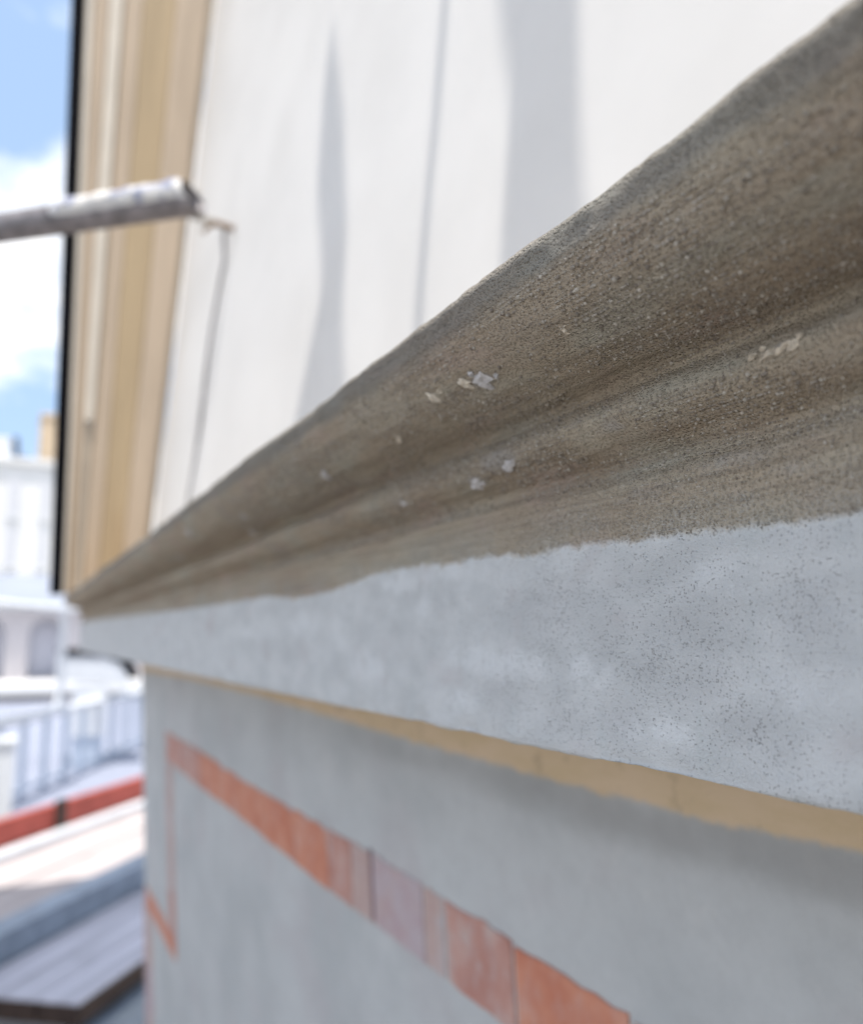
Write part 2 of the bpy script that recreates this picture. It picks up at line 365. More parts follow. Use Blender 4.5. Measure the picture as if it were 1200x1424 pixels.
# painted boundary on the fascia (height of the primer edge along x), traced edge of the brushed coat
bpx = [(1260, 706), (1200, 715), (1100, 726), (1010, 738), (930, 746), (860, 754), (800, 761), (740, 772), (680, 776), (620, 785), (572, 789), (545, 792), (500, 808), (455, 824), (410, 833), (370, 829), (335, 836), (290, 843), (230, 851), (180, 857), (130, 863)]
bp = sorted([(at_y(x, y, D0).x, at_y(x, y, D0).z) for x, y in bpx])
bx_, bz_ = np.array([b[0] for b in bp]), np.array([b[1] for b in bp])
zb = np.interp(Vx[..., 0], bx_, bz_)
paint = np.where(Vx[..., 1] < 0.2007, Vx[..., 2] - zb, np.where(Vx[..., 2] < 0.0, -0.02, 0.02))
def blobs(lst):
    r = np.zeros(Vx.shape[:2])
    for x, y, rx, ry, a in lst:
        c0 = at_y(x, y, D0); cx = at_y(x + rx, y, D0); cz = at_y(x, y + ry, D0)
        r = np.maximum(r, a * np.exp(-((Vx[..., 0] - c0.x) / (cx.x - c0.x)) ** 2 - ((Vx[..., 2] - c0.z) / (c0.z - cz.z)) ** 2))
    return r * (np.abs(Vx[..., 1] - 0.2) < 0.003)
wear = blobs([(760, 850, 90, 50, .8), (950, 870, 110, 70, .9), (960, 950, 60, 40, 1), (900, 810, 90, 50, .7), (1030, 1010, 50, 40, .9), (700, 960, 55, 30, .7), (860, 1000, 35, 40, .9), (560, 900, 40, 40, .5),
              (400, 905, 30, 28, .5), (610, 845, 30, 40, .4), (1120, 850, 60, 60, .8), (840, 880, 40, 60, .9), (900, 930, 40, 30, 1), (1090, 1040, 40, 25, .6), (780, 1000, 50, 30, .5), (480, 930, 40, 22, .35)])
light = blobs([(700, 925, 60, 22, 1), (650, 915, 30, 20, .8), (820, 935, 30, 25, .9), (870, 1010, 25, 20, .8), (930, 1020, 50, 22, .7), (560, 810, 35, 16, .8), (640, 795, 60, 14, .5), (420, 870, 25, 18, .6), (510, 930, 30, 25, .7),
               (640, 975, 30, 18, .6), (1010, 800, 90, 30, .5), (590, 850, 12, 30, .6), (470, 880, 14, 30, .5), (1100, 960, 70, 40, .45), (350, 880, 30, 12, .5)])
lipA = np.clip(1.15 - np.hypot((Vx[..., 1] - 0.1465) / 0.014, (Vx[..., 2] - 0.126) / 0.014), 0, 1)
pxspots = [(670, 530, 26, 16, 1), (690, 645, 45, 22, .9), (850, 600, 50, 20, .6), (665, 672, 18, 10, 1), (1080, 490, 40, 14, .7), (800, 590, 40, 16, .5), (1020, 640, 130, 30, .55), (900, 690, 120, 25, .5), (560, 700, 30, 10, .6), (1100, 650, 80, 30, .5)]
def on_mould(px, py):
    """first hit of a picture ray on the moulding profile"""
    d = ray(px, py); best = None
    for i in range(len(PR) - 1):
        (y0, z0), (y1, z1) = PR[i], PR[i + 1]
        # (t*dy, t*dz) crosses the segment
        c0 = d.z * y0 - d.y * z0; c1 = d.z * y1 - d.y * z1
        if c0 * c1 <= 0 and c0 != c1:
            u = c0 / (c0 - c1); y = y0 + u * (y1 - y0); t = y / d.y
            if t > 0 and (best is None or t < best[0]): best = (t, i)
    t, i = best; return d * t, i
pale = np.zeros(Vx.shape[:2])
for x, y, rx, ry, a in pxspots:
    c0, i0 = on_mould(x, y); c1, i1 = on_mould(x + rx, y); _, i2 = on_mould(x, y + ry)
    ds = max(abs(S[i2] - S[i0]), 0.002); dx = max(abs(c1.x - c0.x), 0.004)
    pale = np.maximum(pale, a * np.exp(-((Vx[..., 0] - c0.x) / dx) ** 2 - ((S[None, :] - S[i0]) / ds) ** 2))
for nm, a, b in (('crown_moulding', 0, cut + 1), ('fascia', cut, len(PR))):
    me = grid_mesh(nm, Vx[:, a:b])
    attr(me, 'paint', paint[:, a:b] if nm == 'fascia' else np.full(paint[:, a:b].shape, 0.02))
    attr(me, 'wear', wear[:, a:b]); attr(me, 'light', light[:, a:b]); attr(me, 'lip', lipA[:, a:b]); attr(me, 'pale', pale[:, a:b])
    o = link(nm, me, MORTAR, corn)
    if nm == 'crown_moulding': CROWN = o; o['label'] = 'brown mortar moulding with hollows and ridges'
    else: FASC = o; o['label'] = 'fascia primed pale grey with a ragged brown top edge'

# loose grains of sand standing proud of the mortar near the camera
OCT = np.array([(1, 0, 0), (-1, 0, 0), (0, 1, 0), (0, -1, 0), (0, 0, 1), (0, 0, -1)], float)
OF = np.array([(0, 2, 4), (2, 1, 4), (1, 3, 4), (3, 0, 4), (2, 0, 5), (1, 2, 5), (3, 1, 5), (0, 3, 5)])
def grains(name, mat, pos, size, tone, parent):
    n = len(pos)
    ang = rng.uniform(0, 6.28, (n, 1)); sc3 = rng.uniform(0.6, 1.35, (n, 1, 3))
    o = OCT[None] * sc3; ca, sa = np.cos(ang), np.sin(ang)
    o = np.stack([o[..., 0] * ca - o[..., 2] * sa, o[..., 1], o[..., 0] * sa + o[..., 2] * ca], -1)
    v = (pos[:, None] + o * size[:, None, None]).reshape(-1, 3)
    f = (OF[None] + (np.arange(n) * 6)[:, None, None]).reshape(-1, 3)
    me = bpy.data.meshes.new(name); me.vertices.add(len(v)); me.vertices.foreach_set('co', v.astype(np.float32).reshape(-1))
    me.loops.add(f.size); me.loops.foreach_set('vertex_index', f.reshape(-1).astype(np.int32)); me.polygons.add(len(f))
    me.polygons.foreach_set('loop_start', (np.arange(len(f)) * 3).astype(np.int32)); me.polygons.foreach_set('loop_total', np.full(len(f), 3, np.int32))
    me.update(); attr(me, 'tone', np.repeat(tone, 6)); o = link(name, me, mat, parent); o['kind'] = 'stuff'; return o
def surf(n, x0, x1, c0, c1, power=1.0):
    x = x0 + (x1 - x0) * rng.random(n) ** power; ci = rng.integers(c0, c1, n)
    ri = np.clip(np.searchsorted(-xs, -x), 1, len(xs) - 1); f = rng.random(n)[:, None]
    return Vx[ri, ci] * f + Vx[ri - 1, ci] * (1 - f), ci
c_lip = int(np.argmin(np.hypot(PR[:, 0] - 0.1490, PR[:, 1] - 0.1168)))
p, ci = surf(85000, 0.02, -0.75, c_lip, cut, 0.9)
keep = fbm(p[:, 0] * 16, S[ci] * 60, 21) + rng.normal(0, 0.35, len(p)) > -0.1
p = p[keep]; grains('grit', GRIT, p, rng.gamma(3.0, 0.000125, len(p)).clip(0.00015, 0.0010), np.clip(rng.normal(0.45, 0.32, len(p)), 0, 1), CROWN)
c_pb = int(np.argmin(np.abs(PR[:, 1] - 0.020) + np.abs(PR[:, 0] - 0.2) * 5))
p, ci = surf(9000, 0.02, -0.42, cut, c_pb, 1.0)
zb_p = np.interp(p[:, 0], bx_, bz_); dz = p[:, 2] - zb_p
keep = (dz > 0.0005) & (fbm(p[:, 0] * 30, p[:, 2] * 60, 31) + rng.normal(0, 0.3, len(p)) - dz * 12 > -0.15)
p = p[keep]; grains('grit', GRIT, p, rng.gamma(3.0, 0.00009, len(p)).clip(0.00012, 0.0007), np.clip(rng.normal(0.65, 0.3, len(p)), 0, 1), FASC)
c_bot = int(np.argmin(np.hypot(PR[:, 0] - 0.2002, PR[:, 1] + 0.0425)))
p, ci = surf(9000, 0.02, -0.35, c_pb - 6, c_bot, 1.0)
dz = p[:, 2] - np.interp(p[:, 0], bx_, bz_); p = p[dz < -0.001]
grains('grit', GRITP, p, rng.gamma(3.0, 0.00005, len(p)).clip(0.00008, 0.0004), np.clip(rng.normal(0.5, 0.3, len(p)), 0, 1), FASC)

# lime lumps that show as pale spots on the moulding
def fleck(px, py, rx, ry, mat, ang=0.3, n=14):
    c0, i0 = on_mould(px, py); s = c0.dot(FWD) / 1200
    nrm = Vector((0, NRM[i0][0], NRM[i0][1])); t1 = Vector((1, 0, 0)); t2 = nrm.cross(t1)
    fx = max(0.25, abs(ray(px, py).normalized().dot(nrm)))
    bm = bmesh.new(); c = bm.verts.new(c0 + nrm * 0.0007); rim = []
    a1 = t1 * math.cos(ang) + t2 * math.sin(ang); a2 = t2 * math.cos(ang) - t1 * math.sin(ang)
    mid = []
    for k in range(n):
        th = 2 * math.pi * k / n; r = random.choice((0.7, 0.9, 1.1, 1.25)) * random.uniform(0.8, 1.15)
        v = a1 * (math.cos(th) * rx * s * r * 1.7) + a2 * (math.sin(th) * ry * s * r * 1.5)
        mid.append(bm.verts.new(c0 + v * random.uniform(0.4, 0.75) + nrm * random.uniform(0.0004, 0.0013))); rim.append(bm.verts.new(c0 + v - nrm * 0.0002))
    for k in range(n):
        bm.faces.new((c, mid[k], mid[(k + 1) % n])); bm.faces.new((mid[k], rim[k], rim[(k + 1) % n], mid[(k + 1) % n]))
    bmesh.ops.recalc_face_normals(bm, faces=bm.faces[:])
    bm_obj('lime_lump', bm, mat, CROWN)
for a in [(783, 453, 9, 6, LIME, 0.6), (646, 533, 5, 9, LIME, 0.9), (602, 553, 5, 9, LIME, 0.8), (555, 611, 8, 4, LIME, 0.6), (453, 661, 8, 6, LIMEB, 0.4), (664, 674, 12, 6, LIMEB, 0.2),
          (1068, 492, 9, 4, LIME, 0.1), (1086, 485, 8, 4, LIME, 0.3), (1045, 497, 5, 3, LIME, 0.2), (1103, 477, 6, 5, LIME, 0.4), (1060, 486, 3, 2, LIME, 0.4), (1112, 466, 3, 3, LIME, 0.4), (790, 462, 3, 2, LIME, 0.1), (612, 545, 3, 3, LIME, 0.1), (655, 520, 3, 3, LIMEB, 0.1), (690, 522, 4, 3, LIMEB, 0.1), (1010, 160, 5, 8, LIME, 0.3), (672, 530, 12, 10, LIMEB, 0.5), (562, 700, 9, 5, LIMEB, 0.2), (352, 741, 7, 5, LIMEB, 0.3), (340, 718, 5, 4, LIMEB, 0.1), (262, 742, 5, 6, LIMEB, 0.2), (250, 775, 6, 4, LIMEB, 0.2), (708, 648, 10, 6, LIMEB, 0.4)]: fleck(*a)

# -------- lower wall: grey render leaning in, with a stepped frame of thin red bricks
def lw_y(z): return YW + UND * (-z - 0.05)
lw = thing('lower_wall', (-0.5, 0.6, -H), 'grey rendered wall under the cornice with a stepped red brick frame', 'wall')
xs2 = np.concatenate([np.linspace(-LW, -1.6, 70), np.linspace(-1.58, 0.3, 160), np.linspace(0.35, 2.6, 12)])
zs2 = np.concatenate([np.linspace(-0.04, -0.9, 150), np.linspace(-0.95, -H, 30)])
X, Z = np.meshgrid(xs2, zs2, indexing='ij')
Yv = lw_y(np.maximum(Z, -2.2)) + 0.0005 * fbm(X * 5, Z * 5, 15) * np.clip((X + LW) / 0.2, 0, 1)
me = grid_mesh('wall_face', np.stack([X, Yv, Z], -1))
# old ochre paint left bare right under the cornice: its lower edge, and the grime below it
op = [(1260, 1204), (1200, 1188), (1050, 1158), (900, 1122), (800, 1096), (720, 1072), (600, 1040), (480, 1004), (350, 966), (260, 944), (200, 934)]
oc = sorted([(at_y(x, y, YW).x, at_y(x, y, YW).z) for x, y in op])
zo = np.interp(X, [o[0] for o in oc], [o[1] for o in oc])
attr(me, 'ochre', Z - zo)
st = np.exp(-((Z - zo + 0.012) / 0.026) ** 2) * np.clip(1.15 + (X + 0.35) / 1.1, 0.15, 1.0)
attr(me, 'stain', st)
link('wall_face', me, GREY, lw)
bm = box_bm((-LW + 0.001, YW + 0.2, -H), (LW + 2.6, 0, 0), (0, 1.0, 0), (0, 0, H - 0.05)); bm_obj('wall_body', bm, GREY, lw)
bm = bmesh.new()
e = [(-LW, lw_y(max(z, -2.2)), z) for z in (-0.04, -0.9, -2.2, -H)]
for p, q in zip(e[:-1], e[1:]): bm.faces.new([bm.verts.new(v) for v in (p, q, (-LW, 1.57, q[2]), (-LW, 1.57, p[2]))])
bm_obj('wall_end', bm, GREY, lw)
def slip(p0, p1, ht0, ht1, mat, vert=False, th=0.0017, rag=0.003, n=7):
    """one thin brick face: runs from p0 to p1 in the wall plane, (x, z) coordinates"""
    bm = bmesh.new(); top, bot = [], []
    for k in range(n):
        t = k / (n - 1)
        if not vert:
            x = p0 + (p1 - p0) * t
            top.append((x, ht1 + random.uniform(-rag, rag))); bot.append((x, ht0 + random.uniform(-rag, rag) * 0.5))
        else:
            z = p0 + (p1 - p0) * t
            top.append((ht1 + random.uniform(-rag, rag), z)); bot.append((ht0 + random.uniform(-rag, rag), z))
    def vv(q, o): return bm.verts.new((q[0], lw_y(q[1]) - o, q[1]))
    ft, fb = [vv(q, th) for q in top], [vv(q, th) for q in bot]; bt, bb = [vv(q, -0.006) for q in top], [vv(q, -0.006) for q in bot]
    for k in range(n - 1):
        bm.faces.new((ft[k], ft[k + 1], fb[k + 1], fb[k])); bm.faces.new((ft[k], bt[k], bt[k + 1], ft[k + 1])); bm.faces.new((fb[k], fb[k + 1], bb[k + 1], bb[k]))
    bm.faces.new((ft[0], fb[0], bb[0], bt[0])); bm.faces.new((ft[-1], bt[-1], bb[-1], fb[-1]))
    bmesh.ops.recalc_face_normals(bm, faces=bm.faces[:])
    return bm_obj('brick', bm, mat, lw)
zt = lambda x: -0.246 + 0.004 * math.sin(x * 5)
zl = lambda x: -0.318 + 0.002 * math.sin(x * 7 + 1)
def on_lw(px, py): d = ray(px, py); return d * ((YW - 0.05 * UND) / (d.y + UND * d.z))
v0, v1 = on_lw(234, 1180).x, on_lw(242, 1180).x; h0, h1 = on_lw(204, 1232), on_lw(241, 1312)
cuts = [(v0, BR3), (-2.10, BR3), (-1.93, BR1), (-1.76, BR1), (-1.59, BR1), (-1.42, BR1), (-1.25, BR1), (-1.10, BR3), (-1.015, BR4), (-0.945, BR2), (-0.812, BR4), (-0.765, BR3), (-0.64, BR1), (-0.49, BR4), (-0.468, BR1), (-0.31, BR3), (-0.15, BR1), (0.0, BR1), (0.16, None)]
for (a, ma), (b, _) in zip(cuts[:-1], cuts[1:]):
    gap = 0.0014 if a < -0.9 else 0.003
    slip(a + gap, b - gap, zl(a), zt(a), ma, rag=0.0024, n=9)
slip(-0.952, -0.946, zl(-0.95) + 0.002, zt(-0.95) + 0.004, PLUM, th=0.003, rag=0.0006, n=3)
for k in range(4):
    za = zl(-2.2) - 0.002; zq = (h1.z + 0.02 - za) / 4
    slip(za + zq * k - 0.001, za + zq * (k + 1) + 0.001, v0, v1, (BR4, BR4, BR4, BR3)[k], True)
xm = (h0.x + v0) / 2
slip(h0.x, xm - 0.001, h0.z - 0.052, h0.z, BR1, rag=0.004); slip(xm + 0.001, v1, h0.z - 0.054, h0.z - 0.002, BR1, rag=0.004)
o0, o1 = on_lw(202, 1340).x, on_lw(212, 1340).x
for k in range(4): slip(h0.z - 0.055 - k * 0.16, h0.z - 0.213 - k * 0.16, o0, o1, (BR4, BR2, BR4, BR2)[k], True)

# -------- tall panelled leaf standing out from the white wall at the end of the cornice
lf = thing('shutter_leaf', (-3.0, 0.3, 0.132), 'tall ochre and cream panelled leaf with black outer edge, standing out from white wall', 'shutter')
ZB, ZT = 0.136, 3.0
XF = -3.0
def yl(pxb, pxt, z):
    """straight upright through picture columns given at the foot row and the head row"""
    a = at_x(pxb, 760, XF); b = at_x(pxt, 0, XF); t = (z - a.z) / (b.z - a.z); return a.y + (b.y - a.y) * t
def stile(name, pb0, pt0, pb1, pt1, x0, th, mat, wall=False, bev=0.004, ZB=ZB, ZT=ZT):
    y = [yl(pb0, pt0, ZB), yl(pb1, pt1, ZB), yl(pb0, pt0, ZT), yl(pb1, pt1, ZT)]
    if wall: y[1] = Y0 + KW * ZB - 0.001; y[3] = Y0 + KW * ZT - 0.001
    bm = bmesh.new()
    v = [bm.verts.new((x, yy, z)) for x in (x0, x0 - th) for yy, z in ((y[0], ZB), (y[1], ZB), (y[3], ZT), (y[2], ZT))]
    for f in ((0, 1, 2, 3), (7, 6, 5, 4), (0, 4, 5, 1), (1, 5, 6, 2), (2, 6, 7, 3), (3, 7, 4, 0)): bm.faces.new([v[i] for i in f])
    bmesh.ops.recalc_face_normals(bm, faces=bm.faces[:])
    if bev: bmesh.ops.bevel(bm, geom=bm.edges[:], offset=bev, segments=3, affect='EDGES', profile=0.5)
    return bm_obj(name, bm, mat, lf)
stile('edge_seal', 72, 100, 89, 119, XF + 0.010, 0.06, BLACK)
stile('outer_bead', 89.5, 119.5, 95, 130, XF + 0.006, 0.05, CREAM)
stile('outer_stile', 95.5, 130.5, 106, 152, XF - 0.004, 0.04, BEIGE)
zs_ = at_x(125, 588, XF).z  # bead split where the sunlight stops; shaded length below painted taupe
stile('sash_bead', 106.5, 152.5, 117, 172, XF + 0.014, 0.06, CREAM, bev=0.006, ZB=zs_)
stile('sash_bead', 106.5, 152.5, 117, 172, XF + 0.002, 0.05, TAUPE, bev=0.004, ZT=zs_ - 0.002)['label'] = 'lower length of the bead, its shade painted in taupe'
stile('panel_board', 117.5, 172.5, 140, 200, XF - 0.003, 0.03, BEIGE)
stile('panel_board', 140.3, 200.3, 172, 246, XF - 0.005, 0.03, OCHRE)
stile('inner_stile', 172.3, 246.3, 203, 290, XF - 0.004, 0.04, BEIGE)
stile('hinge_shade_strip', 203.5, 290.5, 211, 300, XF - 0.012, 0.05, TAUPE, wall=True)  # brownish shadow line along the wall painted in as taupe

# ================================================================ scaffold near the wall
STEEL = simple('galvanised_tube', (0.20, 0.185, 0.19), 0.35, 30, 0.6, 0.4, metal=0.2)
M = Mat('tube_plaster', 0.9, 0.2); n = M.noise(28, 4, 0.6); n2 = M.noise(60, 4, 0.6)
c = M.mix(M.ramp(n, 0.48, 0.62), (0.60, 0.585, 0.56), (0.27, 0.29, 0.38)); M.color(M.mix(M.ramp(n2, 0.62, 0.72, 0, 0.8), c, (0.2, 0.17, 0.15))); M.bump(n2, 0.004); CRUST = M.m
DARK = simple('shaded_bore', (0.03, 0.032, 0.04), 0.3, 30)
RUST = simple('rusty_wire', (0.23, 0.15, 0.09), 0.3, 90, 0.8)
PLAS = simple('plastered_wire', (0.40, 0.375, 0.34), 0.2, 90, 0.9)
pr_, pl_ = at_f(268, 276, 1.25), at_f(0, 317, 1.44)
ax = (pl_ - pr_).normalized(); endl = pr_ + ax * 1.15
st_ = thing('scaffold_tube', endl, 'grey scaffold tube smeared with white plaster, poking in from the left edge', 'tube')
bm = bmesh.new(); seg_ = 24
up_ = (Vector((0, 0, 1)) - ax * ax.z).normalized(); sd = ax.cross(up_)
rings = []
for s, r, skew in ((1.15, .0242, 0), (0.3, .0242, 0), (0.02, .0242, 1), (0.0, .0238, 1), (0.0, .0205, 1), (0.12, .0205, 0.2)):
    rr = []
    for k in range(seg_):
        th = 2 * math.pi * k / seg_; o_ = up_ * math.cos(th) + sd * math.sin(th)
        rr.append(bm.verts.new(pr_ + ax * (s + skew * 0.017 * math.cos(th)) + o_ * r))
    rings.append(rr)
for a, b in zip(rings[:-1], rings[1:]):
    for k in range(seg_): bm.faces.new((a[k], a[(k + 1) % seg_], b[(k + 1) % seg_], b[k]))
bm.faces.new(rings[0]); bmesh.ops.recalc_face_normals(bm, faces=bm.faces[:])
bm_obj('tube_body', bm, STEEL, st_, True)
bm = bmesh.new(); bmesh.ops.create_circle(bm, cap_ends=True, radius=0.0203, segments=20)  # dark disc put in for the shade inside the open end
rotm = ax.to_track_quat('Z', 'Y').to_matrix().to_4x4(); rotm.translation = pr_ + ax * 0.035; bmesh.ops.transform(bm, matrix=rotm, verts=bm.verts)
bm_obj('bore_shade', bm, DARK, st_)
# plaster crust on the upper half
nS, nT = 70, 26; V = np.zeros((nS, nT, 3))
for i in range(nS):
    s = -0.004 + 0.285 * i / (nS - 1); e = min(1, (nS - 1 - i) / 9.0) * min(1, (i + 2) / 5)
    for k in range(nT):
        th = -2.0 + 4.0 * k / (nT - 1); lump = float(fbm(np.array(s * 45.0), np.array(th * 1.6), 41)); ed = min(1, k / 4, (nT - 1 - k) / 4)
        r = 0.0232 + (0.0062 + 0.0026 * lump) * e * ed
        V[i, k] = pr_ + ax * (s + 0.017 * math.cos(th) * max(0, 1 - s / 0.06)) + (up_ * math.cos(th) + sd * math.sin(th)) * r
link('plaster_crust', grid_mesh('plaster_crust', V), CRUST, st_)

# rod hook fixed in the white wall
W0 = on_wall(325, 318)
hk = thing('wall_hook', W0, 'thin rusty wire hook fixed in the white wall near the tube end', 'hook')
out_ = (WN + Vector((-0.10, 0, 0.12))).normalized()
bm = tube_pts([W0 - out_ * 0.02, W0 + out_ * 0.03, W0 + out_ * 0.055], 0.008, 10); bm_obj('rusty_shank', bm, RUST, hk, True)
pts = [W0 + out_ * 0.052]
for t in np.linspace(0, 1, 6): pts.append(W0 + out_ * (0.06 + 0.085 * t))
cen = W0 + out_ * 0.145 + Vector((0, 0, 0.018)) 
for t in np.linspace(0.3, 4.2, 12): pts.append(cen + out_ * 0.018 * math.sin(t) - Vector((0, 0, 1)) * 0.018 * math.cos(t))
bm_obj('plastered_shank', tube_pts(pts, 0.010, 10), PLAS, hk, True)
sp = W0 + out_ * 0.045
bm_obj('wire_tail', tube_pts([sp, sp + Vector((0.0, -0.012, -0.008)), sp + Vector((0.01, -0.025, -0.022)), sp + Vector((0.005, -0.034, -0.036))], [.006, .006, .0055, .005], 8), RUST, hk, True)
we = on_wall(262, 700); wdir = (we - W0)
wp = [W0 + out_ * 0.02, W0 + out_ * 0.022 + wdir * 0.03] + [W0 + wdir * t + WN * (0.007 + 0.006 * math.sin(t * 5)) + Vector((0.006 * math.sin(t * 9 + 1), 0, 0)) for t in np.linspace(0.12, 1.0, 14)]
bm_obj('wire_drop', tube_pts([tuple(p) for p in wp], [0.0055] * 2 + [0.0042] * 14, 8), STEEL, hk, True)

# standard that carries the tube, left of the view
o = thing('scaffold_standard', (endl.x, endl.y, -1.5), 'upright scaffold tube outside the left edge of the view', 'tube')
bm_obj('upright', tube_pts([(endl.x, endl.y - 0.02, -1.5), (endl.x, endl.y - 0.02, 3.5)], 0.0242, 18), STEEL, o, True)
bm_obj('coupler', tube_pts([(endl.x - 0.04, endl.y - 0.01, endl.z - 0.02), (endl.x + 0.05, endl.y - 0.01, endl.z - 0.02)], 0.04, 12), STEEL, o)

# ledger high on the wall with cloth strips and a rope: their shade falls on the white wall
CLOTH = simple('sheet_cloth', (0.45, 0.47, 0.46), 0.1, 8, 0.9); ROPE = simple('rope_fibre', (0.35, 0.29, 0.2), 0.2, 90, 0.95)
OFFW = 0.40
def cast(px, py, off=OFFW):
    W = on_wall(px, py); return W + SUN * (off / SUN.dot(WN))
zmax = 3.6
LY = lambda z: Y0 + KW * z - OFFW * 1.0
ld = thing('scaffold_ledger', (-0.6, LY(zmax), zmax - 0.024), 'level scaffold tube bracketed to the wall above the view', 'tube')
bm_obj('tube_body', tube_pts([(-1.15, LY(zmax), zmax), (1.4, LY(zmax), zmax)], 0.0242, 18), STEEL, ld, True)
for x in (-1.1, 1.3): bm_obj('bracket', tube_pts([(x, LY(zmax), zmax), (x, Y0 + KW * zmax + 0.05, zmax)], 0.012, 10), STEEL, ld, True)
def strip(name, left, right, label, cat):
    """hanging strip whose outline throws the shade edges given as picture points on the wall"""
    ly = np.array([p[1] for p in left]); lx = np.array([p[0] for p in left]); ry = np.array([p[1] for p in right]); rx = np.array([p[0] for p in right])
    ys = np.linspace(ly[0], ly[-1], 60); rows = []
    for i, y in enumerate(ys):
        a = cast(float(np.interp(y, ly, lx)), float(y)); b = cast(float(np.interp(y, ry, rx)), float(y))
        rows.append([tuple(a + (b - a) * t + WN * (0.006 * math.sin(3 * t + i * 0.13))) for t in np.linspace(0, 1, 7)])
    V = np.array(rows)
    Vb = V.copy(); Vb[..., 1] += 0.0016
    Vc = np.concatenate([V, Vb[:, ::-1]], 1)
    me = grid_mesh(name, Vc, True, True)
    t_ = thing(name, tuple(V[-1].mean(0)), label, cat, None)
    link('cloth', me, CLOTH, t_)
    top = V[0].mean(0); bm_obj('cord', tube_pts([tuple(top + np.array((0, 0.001, -0.01))), (top[0], LY(zmax), zmax)], 0.0012, 6), ROPE, t_)
strip('cloth_strip', [(460, 40), (452, 120), (443, 250), (447, 330), (446, 420), (430, 500), (408, 600), (380, 720), (350, 850)], [(463, 40), (468, 120), (474, 190), (474, 250), (480, 330), (476, 430), (484, 520), (490, 600), (500, 720), (500, 850)],
      'narrow wavy cloth strip hanging above the view, pointed at its top', 'cloth')
strip('cloth_sheet', [(685, -420), (690, -200), (693, -50), (698, 60), (705, 140), (700, 230), (692, 350), (690, 480), (690, 700)], [(790, -420), (795, -200), (797, -50), (802, 40), (808, 140), (818, 240), (826, 330), (830, 480), (830, 700)],
      'broad wavy cloth sheet hanging above the view', 'cloth')
rpts = [cast(x, y) for x, y in ((640, -220), (622, -40), (612, 80), (604, 180), (592, 300), (584, 400), (580, 470), (572, 620))]
rt = thing('hanging_rope', tuple(rpts[-1]), 'straight rope hanging above the view between the cloth strips', 'rope')
bm_obj('strand', tube_pts([(rpts[0].x, LY(zmax), zmax)] + [tuple(p) for p in rpts], 0.0095, 10), ROPE, rt, True)

# ================================================================ deck round the oblique corner
TH = math.radians(36.5); E1 = Vector((-math.cos(TH), math.sin(TH), 0)); E2 = Vector((-math.sin(TH), -math.cos(TH), 0)); UZ = Vector((0, 0, 1))
DZ = -1.5
def plank_mat(name, c, v=0.18):
    M = Mat(name, 0.85, 0.2); mp_sc = (1, 1, 1)
    mp = M.n('ShaderNodeMapping'); mp.inputs['Rotation'].default_value = (0, 0, TH)
    mp2 = M.n('ShaderNodeMapping'); mp2.inputs['Scale'].default_value = (0.9, 16, 16); M.l(mp.outputs[0], mp2.inputs['Vector'])
    M.l(M.geo.outputs['Position'], mp.inputs['Vector']); t = M.n('ShaderNodeTexNoise'); t.inputs['Scale'].default_value = 1; t.inputs['Detail'].default_value = 4
    M.l(mp2.outputs[0], t.inputs['Vector']); s = M.noise(5, 4)
    col = M.mix(M.ramp(t.outputs['Fac'], 0.3, 0.7), tuple(x * (1 - v) for x in c), tuple(min(1, x * (1 + v)) for x in c))
    M.color(M.mix(M.ramp(s, 0.55, 0.7, 0, 0.35), col, tuple(x * 0.55 for x in c))); M.bump(t.outputs['Fac'], 0.002); return M.m
PLK = plank_mat('darkened_plank', (0.09, 0.08, 0.07)); PLKP = plank_mat('pinkish_plank', (0.40, 0.355, 0.345), 0.10); PLKN = plank_mat('grey_lilac_plank', (0.45, 0.445, 0.50), 0.16)  # PLK darkened in place of shade, to cut bounce onto the moulding
BLUE = simple('blue_grey_steel', (0.22, 0.265, 0.33), 0.15, 9, 0.5, 0.4, metal=0.2)
PALE = simple('pale_painted_steel', (0.62, 0.64, 0.66), 0.06, 9, 0.5, 0.4)
RED = simple('red_lead_paint', (0.36, 0.07, 0.05), 0.18, 7, 0.6, 0.3)
BROWN = simple('dark_brown', (0.05, 0.032, 0.026), 0.3, 30, 0.8)
def pt(s, l, z=0.0): return E2 * s + E1 * l + UZ * (DZ + z)
Cn = at_z(110, 1396, DZ); s_c, l_c = Cn.dot(E2), Cn.dot(E1)
B1 = at_z(0, 1345, DZ).dot(E2)
